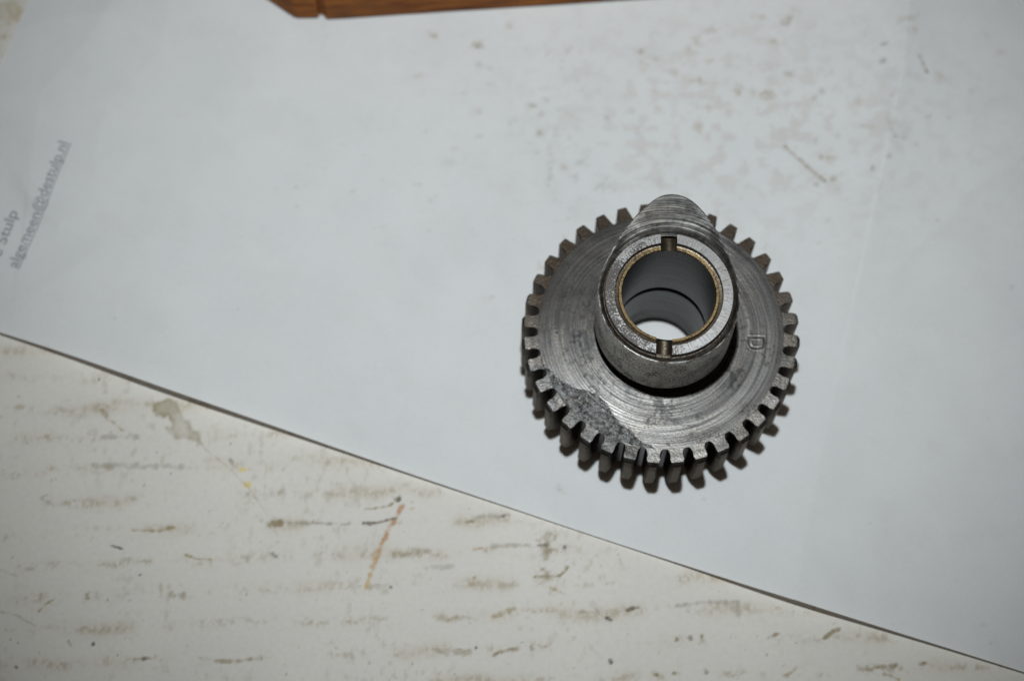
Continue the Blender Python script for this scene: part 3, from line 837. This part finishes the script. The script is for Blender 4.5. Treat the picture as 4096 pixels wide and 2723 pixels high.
# teeth: each a piece of its own on the wheel
lev = [(33.1, 2.3), (33.45, 2.12), (34.2, 1.98), (35.0, 1.80), (35.9, 1.56), (36.75, 1.30), (37.15, 1.06)]
zs = [Z0, Z0 + 0.35, 9.0, 13.0, 17.6, 18.6, 20.5, Z1 - 1.5, Z1 - 0.25, Z1]
trng = random.Random(3)
for i in range(N_T):
    a0 = PH - i * 2 * np.pi / N_T
    wob = trng.uniform(0.94, 1.05)
    up_ = float(sstep(-8, 24, np.array(math.sin(a0) * 37)))       # upper teeth are worn to a point
    low_w = [2.3, 2.02, 1.93, 1.86, 1.76, 1.50, 1.02]
    low_r = [33.1, 33.45, 34.2, 35.0, 36.0, 36.9, 37.75]
    lev_i = []
    for j_, (r_, h_) in enumerate(lev):
        hh = low_w[j_] * (1 - up_) + h_ * up_ * (1 - 0.012 * j_)
        r_ = low_r[j_] * (1 - up_) + r_ * up_
        lev_i.append((r_ + (trng.uniform(-0.14, 0.05) if j_ > 4 else 0), hh * (1 + (wob - 1) * j_ / 6)))
    ring = [(r_, h_) for r_, h_ in lev_i] + [(lev_i[-1][0] + 0.02, 0.0)] + [(r_, -h_) for r_, h_ in lev_i[::-1]]
    V_, F_, C_, P_ = [], [], [], []
    e_r = np.array([math.cos(a0), math.sin(a0)]); e_t = np.array([-math.sin(a0), math.cos(a0)])
    nr_ = len(ring)
    for zz in zs:
        for r_, h_ in ring:
            sh = 0.0
            if zz >= Z1 - 0.3 and abs(h_) < 1.9 and r_ > 35.5:       # bevel at the upper end
                wide = 1.56 * (1 - up_) + 1.12 * up_
                rr_ = min(r_, 36.95 if zz < Z1 else 36.8)
                hh_ = math.copysign(max(abs(h_), wide - (0.0 if zz < Z1 else 0.12)), h_) if h_ else 0.0
                if 35.5 < r_ < 36.5: hh_ = h_
            elif zz in (Z0, Z1):                           # broken corner of the tooth
                cut = 0.26
                rr_ = r_ - cut * sstep(33.4, 36.0, np.array(r_))
                hh_ = h_ - math.copysign(min(abs(h_), cut * float(sstep(33.1, 34, np.array(r_)))), h_) if h_ else 0
            else:
                rr_, hh_ = r_, h_
            base_r = math.sqrt(max(rr_ * rr_ - hh_ * hh_, 1)) if r_ < 33.2 else rr_
            p_ = e_r * base_r + e_t * hh_
            V_.append((p_[0], p_[1], zz))
    for j in range(len(zs) - 1):
        for k_ in range(nr_ - 1):
            A = j * nr_ + k_
            F_.append([A, A + nr_, A + nr_ + 1, A + 1])
    # caps from cross strips
    half = len(lev)
    for j, flip in ((0, False), (len(zs) - 1, True)):
        o_ = j * nr_
        for k_ in range(half - 1):
            q = [o_ + k_, o_ + k_ + 1, o_ + nr_ - 2 - k_, o_ + nr_ - 1 - k_]
            F_.append(q[::-1] if flip else q)
        q = [o_ + half - 1, o_ + half, o_ + half + 1]
        F_.append(q[::-1] if flip else q)
    # split the top strips into a finer patch so that the stains run on over the tooth
    V_ = np.array(V_)
    tc, tp, tz = gear_fields(V_[:, 0], V_[:, 1])
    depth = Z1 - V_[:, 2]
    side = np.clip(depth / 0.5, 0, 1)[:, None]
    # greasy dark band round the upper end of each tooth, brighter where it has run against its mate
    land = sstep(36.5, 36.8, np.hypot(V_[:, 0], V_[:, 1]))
    band = 0.05 + 0.05 * sstep(5, 10, depth) + land * (0.05 + 0.78 * sstep(5.0, 6.4, depth))  # flanks near black: shade of the gaps, with grime, put into the tint
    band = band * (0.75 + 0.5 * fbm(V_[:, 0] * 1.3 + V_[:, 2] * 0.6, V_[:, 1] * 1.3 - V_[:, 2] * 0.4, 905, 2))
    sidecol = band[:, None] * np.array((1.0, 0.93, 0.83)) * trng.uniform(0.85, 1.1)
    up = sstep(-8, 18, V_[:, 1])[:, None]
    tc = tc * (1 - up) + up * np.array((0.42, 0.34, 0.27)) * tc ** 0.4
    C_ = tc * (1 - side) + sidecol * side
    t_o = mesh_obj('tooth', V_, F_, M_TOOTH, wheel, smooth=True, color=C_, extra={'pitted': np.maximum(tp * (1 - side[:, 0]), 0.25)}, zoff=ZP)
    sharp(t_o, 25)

# neck between gear and cam
nv, nf = lathe([(15.2, Z1 - 0.5), (15.2, 30.2)], 144)
neck = mesh_obj('neck', nv, nf, M_OIL, gear, zoff=ZP)

# cam plate
prof_t = np.array([-180, -175, -156, -140, -123, -108, -96, -82, -67, -51, -34, -18, 0, 13, 25.9, 38.3, 49.3, 60.1, 69.4, 73.7, 77.6, 82.3, 87.2, 92.1, 96.7, 103, 115.1, 132.2, 143.7, 158.6, 171, 180])
prof_r = np.array([18.2, 18.1, 17.95, 17.9, 17.9, 17.98, 18.09, 18.15, 18.3, 18.45, 18.6, 18.55, 18.5, 18.5, 18.85, 19.75, 21.0, 23.0, 25.2, 26.3, 27.2, 27.85, 28.05, 27.75, 26.85, 25.05, 22.35, 19.85, 18.9, 18.4, 18.3, 18.2])
NC = 288
ct = np.linspace(-180, 180, NC, endpoint=False)
cr = np.zeros(NC)
for dlt, wgt in ((-3, .15), (-1.5, .2), (0, .3), (1.5, .2), (3, .15)):
    cr += wgt * np.interp(ct + dlt, prof_t, prof_r, period=360)
cth = np.radians(ct)
Z_CB, Z_CT = 29.8, 51.7
nose = sstep(18.4, 23.5, cr)                              # 1 on the lobe, 0 on the base circle


def cam_ring(r_of, z_of):
    return np.stack([r_of * np.cos(cth), r_of * np.sin(cth), z_of * np.ones(NC)], 1)


rings = [cam_ring(cr - 1.4, Z_CB), cam_ring(cr - 0.3, Z_CB), cam_ring(cr, Z_CB + 0.3)]
for zz in (34, 40, 46, 50):
    rings.append(cam_ring(cr, zz))
z_rim = Z_CT - 0.62 * (1 - nose) + 1.15 * nose               # height of the outer edge
rings.append(cam_ring(cr, z_rim - 0.35))
rings.append(cam_ring(cr - 0.12, z_rim - 0.1))
n_wall = len(rings)
wall_v = np.vstack(rings)
wall_f = grid_faces(NC, n_wall, True)
cam_o = mesh_obj('cam_lobe', wall_v, wall_f, M_WALL, gear, zoff=ZP)
sharp(cam_o, 40)
# upper face of the cam (milled marks on the lobe, a turned rebate round the base circle)
nt_ = 46
face = []
for i_ in range(nt_):
    f_ = i_ / (nt_ - 1)
    ro = cr - 0.12
    r_ = 16.0 + (ro - 16.0) * f_
    zb = Z_CT - 0.6 * sstep(0.25, 1.0, f_)
    zn = Z_CT + 1.1 + 0.25 * sstep(18.5, 16.2, r_)
    rib = 0.04 * (fbm(r_ * 1.5, cth * 0.35, 700, 2) - 0.5) * 2 * nose
    z_ = zb * (1 - nose) + zn * nose + rib * (f_ < 0.98)
    if i_ == nt_ - 1: z_ = z_rim - 0.1
    face.append(cam_ring(r_, z_))
fv = np.vstack(face)
fr, fth = np.hypot(fv[:, 0], fv[:, 1]), np.arctan2(fv[:, 1], fv[:, 0])
fns = np.tile(nose, nt_); fro = np.tile(cr, nt_)
cut_ = 0.6 * fbm(fr * 2.0 + 0.5 * fth, fth * 1.6, 810, 3) + 0.4 * fbm(fv[:, 1] * 1.6 - 0.04 * fv[:, 0] ** 2, fv[:, 0] * 0.22, 812, 3)
deep = sstep(0.60, 0.68, fbm(fr * 1.3, fth * 0.35, 820, 2))
tone = 1.08 + 2.1 * (cut_ - 0.5) - 0.4 * deep * fns + 0.9 * (fbm(fv[:, 0] / 0.7, fv[:, 1] / 0.7, 815, 3) - 0.5) - 0.35 * sstep(0.52, 0.68, fbm(fv[:, 0] / 3, fv[:, 1] / 3, 816, 3))
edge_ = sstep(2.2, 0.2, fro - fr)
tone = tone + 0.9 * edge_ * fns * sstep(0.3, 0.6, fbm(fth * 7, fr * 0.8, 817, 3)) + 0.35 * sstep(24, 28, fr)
fc = tone[:, None] * np.array((1.0, 0.995, 0.975))
oil_shade = (1 - fns) * np.clip(0.30 + 3.2 * (fbm(fv[:, 0] / 0.9, fv[:, 1] / 0.9, 830, 4) - 0.42), 0.05, 1)
oil_shade = np.clip(oil_shade * (0.5 + 0.5 * sstep(8, -8, fv[:, 1])) + 0.9 * sstep(17.3, 16.8, fr) * (1 - 0.8 * fns), 0, 1)  # last term paints the collar's shadow as a dark line at the step
fc = fc * (1 - oil_shade[:, None]) + oil_shade[:, None] * np.array((0.55, 0.45, 0.34))
rim_highlight = sstep(0.75, 0.1, fro - fr) * (1 - fns) * sstep(0.35, 0.6, fbm(fth * 9, fr * 0.5, 840, 2))  # highlight along the outer edge, painted into the tint
fc = fc + 3.0 * rim_highlight[:, None]
face_o = mesh_obj('cam_face', fv, grid_faces(NC, nt_, True)[:, ::-1], M_NOSE, cam_o, color=np.clip(fc, 0.1, 3), extra={'pitted': oil_shade}, zoff=ZP)

# ---- collar, bushing and their keyways
def solid_lathe(name, prof, n, mat, parent):
    v, f = lathe(prof + [prof[0]], n)
    v = v[:-n]
    k_ = len(prof) * n
    f = f % k_
    return mesh_obj(name, v, f, mat, parent, zoff=ZP)


def lathe_closed(prof, n):
    v, f = lathe(prof + [prof[0]], n)
    v = v[:-n]
    return v, f % (len(prof) * n)


def slot_cutter(c0, ang, length, width, zf):
    """round-bottomed slot: bar along its axis, hollow floor at zf"""
    t = math.radians(ang)
    ax = np.array([math.cos(t), math.sin(t)]); sd = np.array([-math.sin(t), math.cos(t)])
    sec = [(-width / 2, 60), (-width / 2, zf + 0.75)]
    for q in np.linspace(-1, 1, 9)[1:-1]:
        sec.append((q * width / 2, zf + 0.75 * abs(q) ** 2.2))
    sec += [(width / 2, zf + 0.75), (width / 2, 60)]
    v = []
    for e_ in (0, length):
        for s_, z_ in sec:
            p_ = np.array(c0) + ax * e_ + sd * s_
            v.append((p_[0], p_[1], z_))
    n = len(sec)
    f = [[i, (i + 1) % n, n + (i + 1) % n, n + i] for i in range(n)]
    f.append(list(range(n))[::-1]); f.append(list(range(n, 2 * n)))
    o_ = mesh_obj('cutter', v, f, None, gear, smooth=False, zoff=ZP)
    bm = bmesh.new(); bm.from_mesh(o_.data); bmesh.ops.recalc_face_normals(bm, faces=bm.faces); bm.to_mesh(o_.data); bm.free()
    return o_


def cut(o_, cutters, slot_mat=None):
    for c_ in cutters:
        md = o_.modifiers.new('cut', 'BOOLEAN')
        md.operation = 'DIFFERENCE'; md.object = c_; md.solver = 'EXACT'
    if slot_mat:
        for c_ in cutters:
            if not c_.data.materials: c_.data.materials.append(slot_mat)
        for md in o_.modifiers: md.material_mode = 'TRANSFER'
    bpy.context.view_layer.update()
    dg = bpy.context.evaluated_depsgraph_get()
    me = bpy.data.meshes.new_from_object(o_.evaluated_get(dg))
    me.name = o_.name
    o_.modifiers.clear()
    o_.data = me
    sharp(o_, 30)


def fix_normals(o_):
    bm = bmesh.new(); bm.from_mesh(o_.data); bmesh.ops.recalc_face_normals(bm, faces=bm.faces); bm.to_mesh(o_.data); bm.free()


cut_a = slot_cutter((0.15, 8.0), 90.0, 8.95, 4.25, 51.3)
cut_b = slot_cutter((-1.1, -8.0), -92.5, 8.75, 4.15, 51.15)
ZK = 53.5
v, f = lathe_closed([(13.86, 49.0), (13.86, ZK - 0.15), (14.0, ZK), (16.40, ZK), (16.52, ZK - 0.12), (16.55, 52.2), (16.6, 49.0)], 192)
collar = mesh_obj('collar', v, f, M_COLLAR, gear, zoff=ZP); fix_normals(collar)
cut(collar, [cut_a, cut_b], M_OIL)
v, f = lathe_closed([(12.12, 49.0), (12.12, ZK - 0.55), (12.22, ZK - 0.38), (12.86, ZK - 0.36), (13.02, ZK - 0.62), (13.02, 49.0)], 192)
bush = mesh_obj('bronze_bushing', v, f, M_BRONZE, gear, zoff=ZP); fix_normals(bush)
cut(bush, [cut_a, cut_b], M_OIL)
# floor of the joint between bushing and collar, and the keyway floors
v, f = lathe([(13.88, 51.9), (13.0, 51.8)], 192)
jt = mesh_obj('bushing_joint', v, f, M_OIL, gear, zoff=ZP)
cut(jt, [cut_a, cut_b])
for nm, c0, ang, ln, wd, zf in (('keyway', (0.15, 12.0), 90.0, 4.95, 4.25, 51.3), ('keyway', (-1.28, -12.0), -92.5, 4.75, 4.15, 51.15)):
    t = math.radians(ang)
    ax = np.array([math.cos(t), math.sin(t)]); sd = np.array([-math.sin(t), math.cos(t)])
    vv = []
    ne = 12
    for e_ in np.linspace(0, ln, ne):
        for q in np.linspace(-1, 1, 11):
            c_ = np.array(c0) + ax * e_ + sd * q * wd / 2
            if e_ == 0:                                    # inner end follows the bore
                s_ = q * wd / 2 + c0[0] * sd[0]
                rr_ = math.sqrt(12.12 ** 2 - min(abs(c_[0]), 12) ** 2)
                c_[1] = math.copysign(rr_, c0[1])
            vv.append((c_[0], c_[1], zf + 0.02 + 0.75 * abs(q) ** 2.2 + 0.05 * (random.Random(int(e_ * 99 + q * 7)).random() - 0.5)))
    ko = mesh_obj(nm, vv, grid_faces(11, ne), M_OIL, collar, zoff=ZP)
    fixn = np.array([p_.normal[2] for p_ in ko.data.polygons]).mean()
    if fixn < 0: ko.data.flip_normals()
# cut the cam face where the upper keyway runs into the lobe
bpy.data.objects.remove(cut_a); bpy.data.objects.remove(cut_b)

# bores seen through the hub: upper bushing, dark groove, lower bushing, mouth
v, f = lathe([(12.12, 52.3), (12.12, 25.2), (12.12, 25.0), (13.9, 25.0), (13.9, 22.2)], 144)
mesh_obj('upper_bore', v, f, M_BORE, gear, zoff=ZP)
v, f = lathe([(13.9, 22.2), (12.5, 22.2), (12.22, 21.9), (12.18, 14.0), (12.0, 13.0), (11.95, 9.2), (11.7, 7.6), (10.75, 4.9), (10.8, 4.6), (11.6, 4.2), (11.6, 0.32)], 144)
lb = mesh_obj('lower_bore', v, f, M_BORE, gear, zoff=ZP)
sharp(lb, 20)

# ------------------------------------------------------------------ brown wooden block at the back
ZB = 0.9
fA, fB, fC, fD = at(1183, 76, ZB)[:2], at(1279, 75, ZB)[:2], at(1302, 81, ZB)[:2], at(2600, -4, ZB)[:2]
eE = at(1068, 0, ZB)[:2]
e_end = (eE - fA); e_end = e_end / np.linalg.norm(e_end)
fdir = (fD - fC) / np.linalg.norm(fD - fC); back = np.array([-fdir[1], fdir[0]])
fD = fD + fdir * 60


def prism(name, poly, z0, z1, mat, parent, bev=0.9):
    bm = bmesh.new()
    vb = [bm.verts.new((p_[0] * S, p_[1] * S, z0 * S)) for p_ in poly]
    f_ = bm.faces.new(vb)
    ex = bmesh.ops.extrude_face_region(bm, geom=[f_])
    for g_ in ex['geom']:
        if isinstance(g_, bmesh.types.BMVert): g_.co.z = z1 * S
    bmesh.ops.recalc_face_normals(bm, faces=bm.faces)
    bmesh.ops.bevel(bm, geom=list(bm.edges), offset=bev * S, segments=3, affect='EDGES', profile=0.5)
    me = bpy.data.meshes.new(name)
    bm.to_mesh(me); bm.free()
    me.polygons.foreach_set('use_smooth', [True] * len(me.polygons))
    me.materials.append(mat)
    ob = bpy.data.objects.new(name, me)
    COL.objects.link(ob)
    ob.parent = parent
    return ob


block = bpy.data.objects.new('wooden_block', None)
COL.objects.link(block)
block.location = (0, 0, 0)
tag(block, 'brown wooden block with slanted end and notched front, lying on the paper behind the gear', 'wooden block')
g1 = fB + np.array([0.9, 0.3]); g2 = fC + np.array([-0.9, 0.5])
prism('end_piece', [fA, fB, fB + back * 60, fA + e_end * 40 + back * 20, fA + e_end * 40], ZB, ZB + 24, M_WOOD, block)
prism('main_piece', [fC, fD, fD + back * 60, fC + back * 60], ZB, ZB + 24, M_WOOD, block)
prism('groove_strip', [fB + back * 1.3, fC + back * 1.3, fC + back * 58, fB + back * 58], ZB + 0.5, ZB + 23, M_WOOD, block, 0.2)
